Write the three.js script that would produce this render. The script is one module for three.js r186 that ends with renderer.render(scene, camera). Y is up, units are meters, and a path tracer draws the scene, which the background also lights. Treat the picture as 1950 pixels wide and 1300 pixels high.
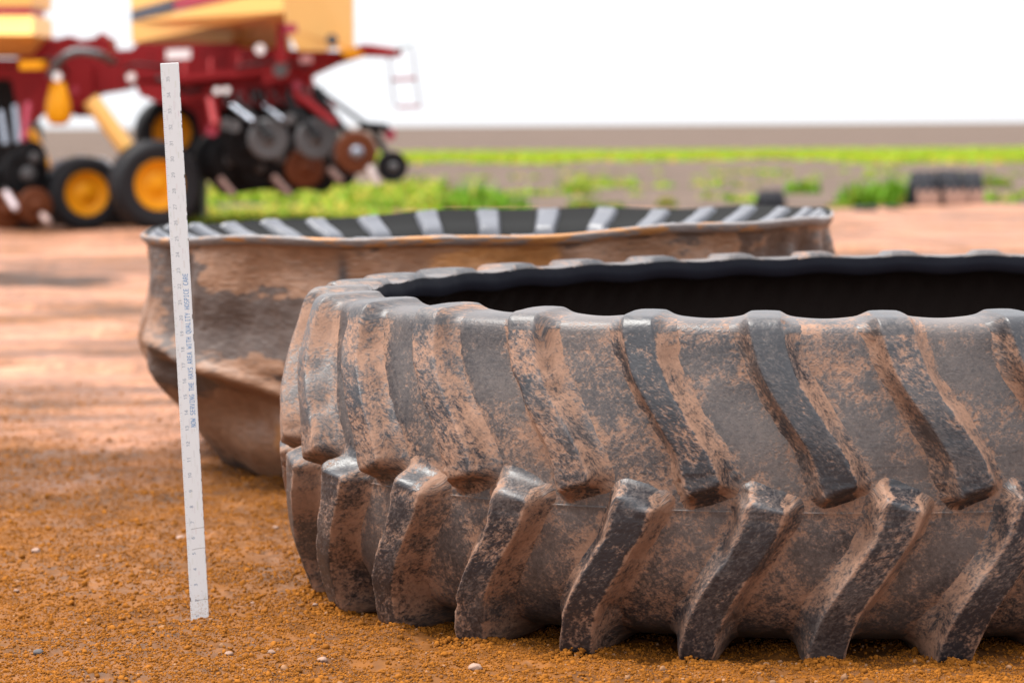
import * as THREE from 'three';
import { mergeGeometries, mergeVertices } from 'three/addons/utils/BufferGeometryUtils.js';
import { RoundedBoxGeometry } from 'three/addons/geometries/RoundedBoxGeometry.js';

// ------------------------------------------------------------------ camera, sky, sun, exposure
const scene = new THREE.Scene();
const EYE = 0.783, FPX = 5200, HORIZON = 238;           // eye height (m), focal length and horizon row in pixels of a 1950 x 1300 picture
const camera = new THREE.PerspectiveCamera(2 * Math.atan(650 / FPX) * 180 / Math.PI, 1.5, 0.1, 6000);
camera.position.set(0, EYE, 0);
camera.rotation.set(-Math.atan((650 - HORIZON) / FPX), 0, -0.007, 'YXZ');
camera.focus = 4.08; camera.userData.fStop = 4.6;
camera.updateProjectionMatrix(); camera.updateMatrixWorld(true);

const renderer = new THREE.WebGLRenderer({ antialias: true });
renderer.toneMapping = THREE.LinearToneMapping;
renderer.toneMappingExposure = 4.25;
renderer.shadowMap.enabled = true; renderer.shadowMap.type = THREE.PCFSoftShadowMap;

{ // overcast sky: three times as bright overhead as at the horizon
  const w = 32, h = 64, d = new Float32Array(w * h * 4);
  for (let j = 0; j < h; j++) for (let i = 0; i < w; i++) {
    const el = ((j + 0.5) / h - 0.5) * Math.PI, up = Math.max(0, Math.sin(el)), l = 0.256 * (1 + 2.0 * up), k = (j * w + i) * 4;
    d[k] = l * 0.985; d[k + 1] = l; d[k + 2] = l * 1.035; d[k + 3] = 1;
  }
  const sky = new THREE.DataTexture(d, w, h, THREE.RGBAFormat, THREE.FloatType);
  sky.mapping = THREE.EquirectangularReflectionMapping; sky.magFilter = THREE.LinearFilter; sky.minFilter = THREE.LinearFilter; sky.needsUpdate = true;
  scene.background = sky; scene.environment = sky;
}
const sun = new THREE.DirectionalLight(new THREE.Color(1, 0.96, 0.9), 1.5);
sun.position.set(-5.6, 13, -5.0); sun.target.position.set(0.4, 0, -5);
sun.castShadow = true; sun.shadow.radius = 55; sun.shadow.mapSize.set(2048, 2048);
Object.assign(sun.shadow.camera, { left: -12, right: 12, top: 24, bottom: -12, near: 0.5, far: 60 });
scene.add(sun, sun.target);

// ------------------------------------------------------------------ helpers
function rng(seed) { let a = seed >>> 0; return () => { a = (a + 0x6D2B79F5) | 0; let t = Math.imul(a ^ (a >>> 15), 1 | a); t = (t + Math.imul(t ^ (t >>> 7), 61 | t)) ^ t; return ((t ^ (t >>> 14)) >>> 0) / 4294967296; }; }
const clamp = (x, a = 0, b = 1) => Math.min(b, Math.max(a, x));
const lerp = (a, b, t) => a + (b - a) * t;
const sst = (a, b, x) => { const t = clamp((x - a) / (b - a)); return t * t * (3 - 2 * t); };
function hash2(i, j, s) { let h = Math.imul(i, 374761393) + Math.imul(j, 668265263) + Math.imul(s, 2246822519); h = Math.imul(h ^ (h >>> 13), 1274126177); return ((h ^ (h >>> 16)) >>> 0) / 4294967296; }
function vn(x, y, s = 0) { const i = Math.floor(x), j = Math.floor(y), u = x - i, v = y - j, a = u * u * (3 - 2 * u), b = v * v * (3 - 2 * v); return lerp(lerp(hash2(i, j, s), hash2(i + 1, j, s), a), lerp(hash2(i, j + 1, s), hash2(i + 1, j + 1, s), a), b); }
function fbm(x, y, o = 4, s = 0) { let r = 0, a = 0.5, t = 0; for (let k = 0; k < o; k++) { r += a * vn(x, y, s + k * 17); t += a; a *= 0.5; x = x * 2.03 + 3.1; y = y * 2.03 + 7.7; } return r / t; }
function tileNoise(W, H, cx, cy, seed) { // wraps in both directions
  const out = new Float32Array(W * H), xi = new Int32Array(W), xf = new Float32Array(W);
  for (let i = 0; i < W; i++) { const x = i / W * cx; xi[i] = Math.floor(x); const u = x - xi[i]; xf[i] = u * u * (3 - 2 * u); }
  const lat = new Float32Array(cx * cy), r = rng(seed); for (let k = 0; k < lat.length; k++) lat[k] = r();
  for (let j = 0; j < H; j++) {
    const y = j / H * cy, yi = Math.floor(y), v = y - yi, f = v * v * (3 - 2 * v), r0 = yi % cy * cx, r1 = (yi + 1) % cy * cx;
    for (let i = 0; i < W; i++) { const a = xi[i] % cx, b = (xi[i] + 1) % cx, t = xf[i]; out[j * W + i] = lerp(lerp(lat[r0 + a], lat[r0 + b], t), lerp(lat[r1 + a], lat[r1 + b], t), f); }
  }
  return out;
}
function tileFbm(W, H, cx, cy, oct, seed, gain = 0.5) {
  const out = new Float32Array(W * H); let a = 1, t = 0;
  for (let k = 0; k < oct && cx < W && cy < H; k++) { const n = tileNoise(W, H, cx, cy, seed + k * 101); for (let i = 0; i < out.length; i++) out[i] += a * n[i]; t += a; a *= gain; cx *= 2; cy *= 2; }
  for (let i = 0; i < out.length; i++) out[i] /= t;
  return out;
}
const toS = (c) => 255 * (c <= 0.0031308 ? 12.92 * c : 1.055 * Math.pow(c, 1 / 2.4) - 0.055);
const LUT = new Uint8Array(4096); for (let i = 0; i < 4096; i++) LUT[i] = clamp(Math.round(toS(i / 4095)), 0, 255);
function texture(W, H, fn, srgb, wrapT = THREE.RepeatWrapping) {
  const d = new Uint8Array(W * H * 4), c = [0, 0, 0];
  for (let j = 0; j < H; j++) for (let i = 0; i < W; i++) {
    const p = j * W + i; fn(p, c, i, j);
    for (let k = 0; k < 3; k++) d[p * 4 + k] = srgb ? LUT[clamp(Math.round(c[k] * 4095), 0, 4095)] : clamp(Math.round(c[k] * 255), 0, 255);
    d[p * 4 + 3] = 255;
  }
  const t = new THREE.DataTexture(d, W, H, THREE.RGBAFormat); t.wrapS = THREE.RepeatWrapping; t.wrapT = wrapT; t.magFilter = THREE.LinearFilter; t.minFilter = THREE.LinearMipmapLinearFilter; t.generateMipmaps = true;
  if (srgb) t.colorSpace = THREE.SRGBColorSpace; t.needsUpdate = true; return t;
}
const taken = {};
function numbered(n) { const k = taken[n] = (taken[n] ?? -1) + 1; return k ? `${n}_${String(k).padStart(3, '0')}` : n; }
function tag(o, label, category, group, kind) { if (label) o.userData.label = label; if (category) o.userData.category = category; if (group) o.userData.group = group; if (kind) o.userData.kind = kind; return o; }
function mesh(name, geo, mat, parent = scene) { const m = new THREE.Mesh(geo, mat); m.name = parent === scene ? numbered(name) : name; m.castShadow = m.receiveShadow = true; parent.add(m); return m; }
function thing(name, label, category, group, pos = [0, 0, 0]) { const o = new THREE.Group(); o.name = numbered(name); o.position.set(...pos); tag(o, label, category, group); scene.add(o); return o; }
const rgb = (r, g, b) => new THREE.Color().setRGB(r, g, b);
const std = (c, rough = 0.7, o = {}) => new THREE.MeshStandardMaterial({ color: rgb(...c), roughness: rough, ...o });
const paint = (c, rough = 0.5, o = {}) => new THREE.MeshPhysicalMaterial({ color: rgb(...c), roughness: rough, specularIntensity: 0.4, ...o });
// a pixel of the photograph gives a direction; depth z or height y gives the point
function ray(px, py) { return new THREE.Vector3(px / 1950 * 2 - 1, 1 - py / 1300 * 2, 0.5).unproject(camera).sub(camera.position); }
function at(px, py, Z) { const r = ray(px, py); return r.multiplyScalar(Z / -r.z).add(camera.position); }
function onGround(px, py, h = 0) { const r = ray(px, py); return r.multiplyScalar((h - EYE) / r.y).add(camera.position); }
function toPixel(v) { const p = v.clone().project(camera); return [(p.x + 1) * 975, (1 - p.y) * 650]; }
// smooth interpolation through rows [x, a, b ...]
function curve(rows) {
  const n = rows.length, w = rows[0].length;
  return (x) => {
    if (x <= rows[0][0]) return rows[0].slice(1); if (x >= rows[n - 1][0]) return rows[n - 1].slice(1);
    let i = 0; while (x > rows[i + 1][0]) i++;
    const p1 = rows[i], p2 = rows[i + 1], p0 = rows[Math.max(0, i - 1)], p3 = rows[Math.min(n - 1, i + 2)], h = p2[0] - p1[0], t = (x - p1[0]) / h, r = [];
    for (let k = 1; k < w; k++) {
      const m1 = i > 0 ? (p2[k] - p0[k]) / (p2[0] - p0[0]) : (p2[k] - p1[k]) / h, m2 = i < n - 2 ? (p3[k] - p1[k]) / (p3[0] - p1[0]) : (p2[k] - p1[k]) / h, t2 = t * t, t3 = t2 * t;
      r.push((2 * t3 - 3 * t2 + 1) * p1[k] + (t3 - 2 * t2 + t) * h * m1 + (-2 * t3 + 3 * t2) * p2[k] + (t3 - t2) * h * m2);
    }
    return r;
  };
}
// a sheet of (nu+1) x (nv+1) points; fn(i, j) returns [x, y, z, u, v]
function sheet(nu, nv, fn, flip) {
  const p = new Float32Array((nu + 1) * (nv + 1) * 3), uv = new Float32Array((nu + 1) * (nv + 1) * 2), idx = new Uint32Array(nu * nv * 6); let k = 0;
  for (let j = 0; j <= nv; j++) for (let i = 0; i <= nu; i++) { const r = fn(i, j), q = j * (nu + 1) + i; p.set([r[0], r[1], r[2]], q * 3); uv.set([r[3], r[4]], q * 2); }
  for (let j = 0; j < nv; j++) for (let i = 0; i < nu; i++) { const a = j * (nu + 1) + i, b = a + 1, c = a + nu + 1, d = c + 1; idx.set(flip ? [a, c, b, b, c, d] : [a, b, c, b, d, c], k); k += 6; }
  const g = new THREE.BufferGeometry(); g.setAttribute('position', new THREE.BufferAttribute(p, 3)); g.setAttribute('uv', new THREE.BufferAttribute(uv, 2)); g.setIndex(new THREE.BufferAttribute(idx, 1)); g.computeVertexNormals(); return g;
}
// a horizontal oval: centre, half width in x, half depth, lean; points and outward directions by arc length
function oval(cx, cz, a, b, c, shape = () => 0) {
  const N = 3600, P = [], S = [0], q = Math.sqrt(b * b - (c / a) ** 2);
  const pos = (f) => { const k = 1 + shape(f); return [cx + a * Math.cos(f) * k, cz + (c / a * Math.cos(f) + q * Math.sin(f)) * k]; };
  for (let i = 0; i <= N; i++) { P.push(pos(i / N * 2 * Math.PI)); if (i) S.push(S[i - 1] + Math.hypot(P[i][0] - P[i - 1][0], P[i][1] - P[i - 1][1])); }
  const L = S[N];
  const phi = (s) => { s = ((s % L) + L) % L; let lo = 0, hi = N; while (hi - lo > 1) { const m = (lo + hi) >> 1; if (S[m] <= s) lo = m; else hi = m; } return (lo + (s - S[lo]) / (S[hi] - S[lo])) / N * 2 * Math.PI; };
  const point = (s, inset, y) => { const f = phi(s), p = pos(f), e = pos(f + 1e-3), g = pos(f - 1e-3); let nx = e[1] - g[1], nz = -(e[0] - g[0]); const l = Math.hypot(nx, nz); nx /= l; nz /= l; return [p[0] - nx * inset, y, -(p[1] - nz * inset)]; };
  return { L, phi, point, sOf: (f) => { const x = f / (2 * Math.PI) * N, i = Math.min(N - 1, Math.floor(x)); return lerp(S[i], S[i + 1], x - i); } };
}

// ------------------------------------------------------------------ ground
const FP = []; // foot points of the tyre lugs, filled below, for soil piled at them
function packed(X, Z) { // 0 loose crumbs, 1 rolled flat
  const n = fbm(X * 1.1 + 9, Z * 1.6, 4, 31) - 0.5;
  return sst(4.7, 9.0, Z + n * 6.5) * (1 - 0.75 * sst(0.56, 0.68, fbm(X * 0.9 + 3, Z * 1.5 + 5, 4, 77)));
}
function groundY(X, Z) {
  const k = packed(X, Z), near = 1 - sst(9, 16, Z);
  let y = (fbm(X * 1.3, Z * 2.4, 3, 5) - 0.5) * 0.024 * (0.5 + 0.5 * k) + (fbm(X * 9, Z * 11, 3, 8) - 0.5) * lerp(0.030, 0.012, k) * near;
  if (Z < 7.5) y += (fbm(X * 55, Z * 55, 3, 12) - 0.5) * lerp(0.013, 0.004, k);
  y += sst(0.60, 0.75, fbm(X * 0.8 + 20, Z * 3.1, 3, 44)) * 0.03 * sst(5.2, 6, Z);               // ridges pushed up between wheel tracks
  const rut = Math.exp(-(((Z - 14.25 - 0.1 * Math.sin(X * 3)) / 0.16) ** 2)) * sst(-1.5, -1.95, X); // the rut that holds a puddle
  y += -0.035 * rut + 0.05 * Math.exp(-(((Z - 13.75 - 0.12 * Math.sin(X * 2.3)) / 0.14) ** 2)) * sst(-1.7, -2.1, X);
  return y - 0.004 - 0.010 * sst(6, 26, Z);
}
{
  const xs = [], zs = [];
  for (let x = 0.1, st = 0.0075; x < 14; x += st) { xs.push(x); if (x > 0.95) st = Math.min(0.35, st * 1.06); } for (let x = 0.1 - 0.0075, st = 0.0075; x > -14; x -= st) { xs.push(x); if (x < -1.1) st = Math.min(0.35, st * 1.06); }
  xs.sort((a, b) => a - b);
  for (let z = -3, st = 0.4; z < 3.5; z += st) { zs.push(z); st = z > 2.2 ? 0.1 : 0.4; } for (let z = 3.5, st = 0.007; z < 26.4; z += st) { zs.push(z); if (z > 5.0) st = Math.min(0.22, st * 1.008); }
  const g = sheet(xs.length - 1, zs.length - 1, (i, j) => { const X = xs[i], Z = zs[j]; const e = Math.max(sst(25.2, 26.4, Z + (fbm(X * 0.7, 3, 3, 2) - 0.5) * 1.2), sst(12, 14, Math.abs(X))); return [X, lerp(groundY(X, Z), -0.05, e), -Z, X / 3, Z / 3]; });
  const W = 1024, n1 = tileFbm(W, W, 8, 8, 6, 3), n2 = tileFbm(W, W, 90, 90, 4, 21, 0.7), n3 = tileFbm(W, W, 24, 24, 5, 57);
  const map = texture(W, W, (p, c) => { const v = 0.72 + 0.30 * (n1[p] - 0.5) * 2 + 0.55 * (n2[p] - 0.5) * 2; const w = sst(0.62, 0.72, n3[p]) * 0.25; c[0] = clamp(v * 0.98 + w * 0.3); c[1] = clamp(v * 0.97 + w * 0.35); c[2] = clamp(v * 0.95 + w * 0.4); }, true);
  const bump = texture(W, W, (p, c) => { c[0] = c[1] = c[2] = 0.35 * n1[p] + 0.65 * n2[p]; });
  const rough = texture(W, W, (p, c) => { c[0] = c[1] = c[2] = clamp(0.72 + 0.5 * (n3[p] - 0.5) + 0.3 * (n2[p] - 0.5), 0.4, 1); });
  const col = new Float32Array(xs.length * zs.length * 3);
  for (let j = 0; j < zs.length; j++) for (let i = 0; i < xs.length; i++) {
    const X = xs[i], Z = zs[j], k = packed(X, Z), n = fbm(X * 3, Z * 5, 4, 91), o = sst(0.55, 0.7, fbm(X * 2.2 + 4, Z * 4.5, 4, 63)) * 0.55, m = k * (1 - o), q = (j * xs.length + i) * 3;
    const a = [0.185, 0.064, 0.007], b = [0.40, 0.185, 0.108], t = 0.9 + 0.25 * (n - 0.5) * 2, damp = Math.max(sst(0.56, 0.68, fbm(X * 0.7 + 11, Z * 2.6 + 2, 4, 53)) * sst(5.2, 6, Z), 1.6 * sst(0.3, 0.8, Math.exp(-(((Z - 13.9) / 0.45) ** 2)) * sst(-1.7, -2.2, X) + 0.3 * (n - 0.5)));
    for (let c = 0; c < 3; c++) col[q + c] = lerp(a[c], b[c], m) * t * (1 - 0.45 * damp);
  }
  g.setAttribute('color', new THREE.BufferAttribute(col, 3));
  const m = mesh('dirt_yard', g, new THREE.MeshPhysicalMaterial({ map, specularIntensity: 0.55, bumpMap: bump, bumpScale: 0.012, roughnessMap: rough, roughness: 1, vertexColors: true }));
  tag(m, 'orange dirt yard, crumbly in front and packed smooth farther back', 'dirt yard', null, 'structure');
}
{ // flat fields out to the horizon
  const g = new THREE.PlaneGeometry(5000, 5000, 40, 40); g.rotateX(-Math.PI / 2); g.translate(0, -0.04, -2000);
  const p = g.attributes.position, uv = g.attributes.uv; for (let i = 0; i < p.count; i++) uv.setXY(i, p.getX(i) / 40, p.getZ(i) / 40);
  const W = 1024, a = tileFbm(W, W, 16, 64, 5, 7, 0.6), b = tileFbm(W, W, 200, 200, 2, 9);
  const map = texture(W, W, (q, c) => { const v = 0.8 + 0.34 * (a[q] - 0.5) * 2 + 0.3 * (b[q] - 0.5) * 2; c[0] = 0.118 * v; c[1] = 0.084 * v; c[2] = 0.066 * v; }, true);
  tag(mesh('field', g, new THREE.MeshPhysicalMaterial({ map, roughness: 1, specularIntensity: 0.15 })), 'bare brown farm field stretching flat to the horizon', 'field', null, 'structure');
}
{ // puddle lying in the rut
  const sh = new THREE.Shape(), n = 60;
  for (let i = 0; i <= n; i++) { const f = i / n * 2 * Math.PI, r = 1 + 0.25 * (fbm(Math.cos(f) * 2 + 5, Math.sin(f) * 2, 3, 3) - 0.5); const x = -3.1 + 1.05 * r * Math.cos(f), z = 14.45 + 0.34 * r * Math.sin(f); i ? sh.lineTo(x, z) : sh.moveTo(x, z); }
  const g = new THREE.ShapeGeometry(sh); g.rotateX(-Math.PI / 2);
  const m = mesh('puddle', g, std([0.10, 0.06, 0.04], 0.12)); m.position.y = groundY(-2.9, 14.25) + 0.022; tag(m, 'shallow muddy puddle lying in a wheel rut in front of the seed drill', 'puddle', null, 'structure');
}

// ------------------------------------------------------------------ near tyre: its upper sidewall cut away
const pitchN = 33, tyreOval = oval(0.72, 4.82, 1.12, 0.95, 0.16), L = tyreOval.L, pitch = L / pitchN;
const faceP = curve([[0, 0, 0], [0.3, 0.004, 0.075], [0.6, 0.017, 0.149], [0.85, 0.038, 0.211], [0.95, 0.0475, 0.2375], [1.0, 0.055, 0.2495], [1.05, 0.066, 0.2560], [1.2, 0.095, 0.2580], [1.5, 0.155, 0.2575]]);
const carcUp = curve([[0, 0.044, 0], [0.3, 0.048, 0.074], [0.6, 0.061, 0.147], [0.85, 0.073, 0.205], [0.95, 0.078, 0.230], [1.0, 0.082, 0.2385], [1.05, 0.089, 0.2445], [1.2, 0.116, 0.2505], [1.5, 0.160, 0.2505]]);
const carcLow = curve([[0, 0.044, 0], [0.3, 0.048, 0.073], [0.6, 0.063, 0.142], [0.85, 0.092, 0.190], [0.95, 0.108, 0.2065], [1.0, 0.119, 0.2145], [1.05, 0.133, 0.2215], [1.2, 0.170, 0.2345], [1.5, 0.24, 0.2440]]);
const carcP = (q) => (q < 0 ? carcLow(-q) : carcUp(q));
const lineP = curve([[-0.3, 0.003], [0, 0.001], [0.06, -0.004], [0.23, -0.019], [0.44, -0.052], [0.62, -0.081], [0.75, -0.098], [0.99, -0.116], [1.2, -0.120], [1.5, -0.122]]);
const MID = 0.246;                                            // height of the tread's middle above the ground
let s7 = 0; { let best = 1e9; for (let f = Math.PI; f < 2 * Math.PI; f += 1e-3) { const s = tyreOval.sOf(f), p = tyreOval.point(s, 0, MID + 0.01), d = Math.abs(toPixel(new THREE.Vector3(...p))[0] - 1868); if (d < best) { best = d; s7 = s; } } }
const S0 = s7 - 8 * pitch;                                    // where the dirt pattern of eleven lugs begins
const noseS = (j, low) => s7 + (j - 7) * pitch + (low ? -0.533 * pitch : 0);
// how far a point lies outside the flat face of lug j (metres, negative inside); q is 0 in the middle of the tread and 1 at the shoulder
const lugHalf = (q, low) => (low ? 0.0275 : 0.0240) + 0.0045 * (1 - sst(0, 0.35, q));
function lugOut(ds, q, low) {
  const half = lugHalf(q, low), b = (ds - lineP(q)[0]) / half, nose = (-0.012 + 0.042 * (clamp(b, -1, 1) + 1) - q) * 0.245, side = (Math.abs(b) - 1) * half * 0.86;
  const a = side + 0.008, c = nose + 0.008; // rounded corner where side and nose meet
  return (a > 0 && c > 0 ? Math.hypot(a, c) : Math.max(a, c)) - 0.008;
}
const riseP = curve([[-0.006, 1.0], [-0.002, 0.995], [-0.0004, 0.98], [0.0012, 0.93], [0.004, 0.76], [0.0075, 0.50], [0.011, 0.27], [0.016, 0.10], [0.022, 0.02], [0.028, -0.04]]);
const rise = (e) => e < -0.006 ? 1 : riseP(e)[0];
function wear(s, q, low) { return (fbm(s * 14, q * 3 + (low ? 40 : 0), 3, 15) - 0.5) * 0.006 + (fbm(s * 90, q * 22 + (low ? 40 : 0), 2, 16) - 0.5) * 0.0022; }
const rippleC = (s) => 0.0030 * Math.cos((s - s7 + 0.122) / pitch * 2 * Math.PI);
function treadPoint(s, q, k, low) {
  const a = carcP(low ? -q : q), b = faceP(Math.abs(q)), w = wear(s, q, low) * (Math.abs(q) > 1.1 ? 0.4 : 1), sg = low ? -1 : 1, sq = Math.sign(q) || 1;
  return tyreOval.point(s, lerp(a[0], b[0], k) + w, MID + sg * sq * lerp(a[1], b[1], k) + (low ? 0 : sst(1.1, 1.4, q) * rippleC(s)));
}
const vOf = (q) => (q + 1.5) / 3;                              // q runs +1.5 (upper cut) to -1.5 (lower cut)
const treadUV = (s, q) => [(s - S0) / (L / 3), vOf(q)];
let treadMat, lugMats, linerMat, cutMat;
{ // rubber under a thin grey-brown film of dust, with orange soil dried on in specks and patches
  const rub = [0.013, 0.013, 0.017], filmC = [0.098, 0.080, 0.074], soil = [0.270, 0.142, 0.085];
  const coat = (W, H, D, FL, fine, mid, scr) => {
    const map = texture(W, H, (p, c) => { const d = D[p] * 0.72, f = FL[p], t = (0.8 + 0.4 * fine[p]) * (0.8 + 0.4 * mid[p]); for (let k = 0; k < 3; k++) c[k] = lerp(lerp(rub[k], filmC[k], f), soil[k] * t, d); }, true, THREE.ClampToEdgeWrapping);
    const rough = texture(W, H, (p, c) => { c[0] = c[1] = c[2] = clamp(lerp(0.39 + 0.12 * FL[p], 0.78, D[p]) + 0.14 * (fine[p] - 0.5) + 0.08 * (scr[p] - 0.5)); }, false, THREE.ClampToEdgeWrapping);
    const bump = texture(W, H, (p, c) => { c[0] = c[1] = c[2] = clamp(0.25 * D[p] + 0.45 * fine[p] + 0.2 * mid[p] + 0.1 * scr[p]); }, false, THREE.ClampToEdgeWrapping);
    return new THREE.MeshStandardMaterial({ map, roughnessMap: rough, roughness: 1, bumpMap: bump, bumpScale: 0.0010 });
  };
  {
    const W = 2048, H = 768, big = tileFbm(W, H, 22, 8, 5, 3), mid = tileFbm(W, H, 100, 36, 4, 13, 0.8), fine = tileFbm(W, H, 450, 160, 3, 23, 1.0), film = tileFbm(W, H, 12, 5, 5, 33), scr = tileFbm(W, H, 60, 300, 2, 41);
    const len = L / 3, D = new Float32Array(W * H), FL = new Float32Array(W * H);
    for (let jj = 0; jj < H; jj++) {
      const qq = jj / H * 3 - 1.5, low = qq < 0, q = Math.abs(qq);
      for (let i = 0; i < W; i++) {
        const p = jj * W + i, s = S0 + i / W * len, base = low ? -0.533 * pitch : 0; let e = 1;
        const k0 = Math.round((s - s7 - base - lineP(q)[0]) / pitch); for (const k of [k0, k0 + 1, k0 - 1]) e = Math.min(e, lugOut(s - s7 - base - k * pitch, q, low));
        if (q < 0.2) { const b2 = low ? 0 : -0.533 * pitch, k1 = Math.round((s - s7 - b2) / pitch); for (const k of [k1, k1 + 1, k1 - 1]) e = Math.min(e, lugOut(s - s7 - b2 - k * pitch, -q, !low)); }
        const root = 1 - sst(0.012, 0.042 + 0.03 * (mid[p] - 0.5), e), n = 0.42 * big[p] + 0.26 * mid[p] + 0.34 * fine[p] - 0.01, amount = 0.425 + 0.115 * root - 0.10 * (q > 1.05 ? 1 : 0);
        D[p] = sst(-0.10, 0.14, n - (1 - amount)); FL[p] = clamp(0.60 + 1.3 * (film[p] - 0.5) + 0.9 * (fine[p] - 0.5) + 0.5 * (mid[p] - 0.5));
      }
    }
    treadMat = coat(W, H, D, FL, fine, mid, scr);
  }
  {
    const W = 2048, H = 512, big = tileFbm(W, H, 30, 8, 5, 103), mid = tileFbm(W, H, 110, 28, 4, 113, 0.8), fine = tileFbm(W, H, 450, 115, 3, 123, 1.0), film = tileFbm(W, H, 18, 5, 5, 133), scr = tileFbm(W, H, 60, 200, 2, 141);
    const make = (dusty, off) => {
      const D = new Float32Array(W * H), FL = new Float32Array(W * H);
      for (let j = 0; j < H; j++) for (let i = 0; i < W; i++) {
        const p = j * W + i, cell = Math.floor(i / W * 11), x = (i / W * 11 - cell - 0.5) * 0.2 + 0.006 * (mid[p] - 0.5), face = 1 - sst(0.020, 0.028, Math.abs(x)), n = 0.40 * big[p] + 0.26 * mid[p] + 0.36 * fine[p] - 0.01, amount = lerp(0.53, 0.325 + 0.185 * dusty[cell], face) - (!off && j / H < 0.31 ? 0.12 : 0) + (Math.abs(x - 0.031) < 0.007 ? 0.04 : 0);
        D[p] = sst(-0.10, 0.14, n - (1 - amount)); FL[p] = clamp(lerp(0.5, 0.04 + 0.42 * dusty[cell], face) + 1.2 * (film[p] - 0.5) + 1.3 * (fine[p] - 0.5) + 0.5 * (mid[p] - 0.5));
      }
      return coat(W, H, D, FL, fine, mid, scr);
    };
    lugMats = [make([1.0, 0.9, 0.95, 0.9, 0.75, 0.3, 0.15, 0.35, 0.1, 0.2, 0.5]), make([0.5, 0.55, 0.5, 0.5, 0.4, 0.2, 0.25, 0.2, 0.35, 0.3, 0.4], 1)];
  }
  linerMat = paint([0.011, 0.007, 0.006], 0.9); cutMat = paint([0.006, 0.007, 0.013], 0.5);
}
// lay an 11-variant lug texture on a lug by lengths measured over its surface
function lugUV(g, nu, nv, midRow, variant, low) {
  const p = g.attributes.position, uv = g.attributes.uv, w = nu + 1, v = (k) => new THREE.Vector3().fromBufferAttribute(p, k), c = nu / 2;
  for (let r = 0; r <= nv; r++) { let a = 0, b = 0; uv.setX(r * w + c, 0); for (let i = 1; i <= c; i++) { a += v(r * w + c + i).distanceTo(v(r * w + c + i - 1)); b += v(r * w + c - i).distanceTo(v(r * w + c - i + 1)); uv.setX(r * w + c + i, a); uv.setX(r * w + c - i, -b); } }
  for (let i = 0; i <= nu; i++) { let a = 0; uv.setY(midRow * w + i, 0); for (let r = midRow + 1; r <= nv; r++) { a += v(r * w + i).distanceTo(v((r - 1) * w + i)); uv.setY(r * w + i, a); } a = 0; for (let r = midRow - 1; r >= 0; r--) { a += v(r * w + i).distanceTo(v((r + 1) * w + i)); uv.setY(r * w + i, -a); } }
  for (let k = 0; k < p.count; k++) uv.setXY(k, ((((variant % 11) + 11) % 11 + 0.5) * 0.2 + clamp(uv.getX(k), -0.099, 0.099)) / 2.2, 0.5 + (low ? -1 : 1) * uv.getY(k) / 0.55);
}
const tyre = thing('tractor_tyre', 'big black lugged tractor tyre lying flat with its upper sidewall cut away', 'tyre');
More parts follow.
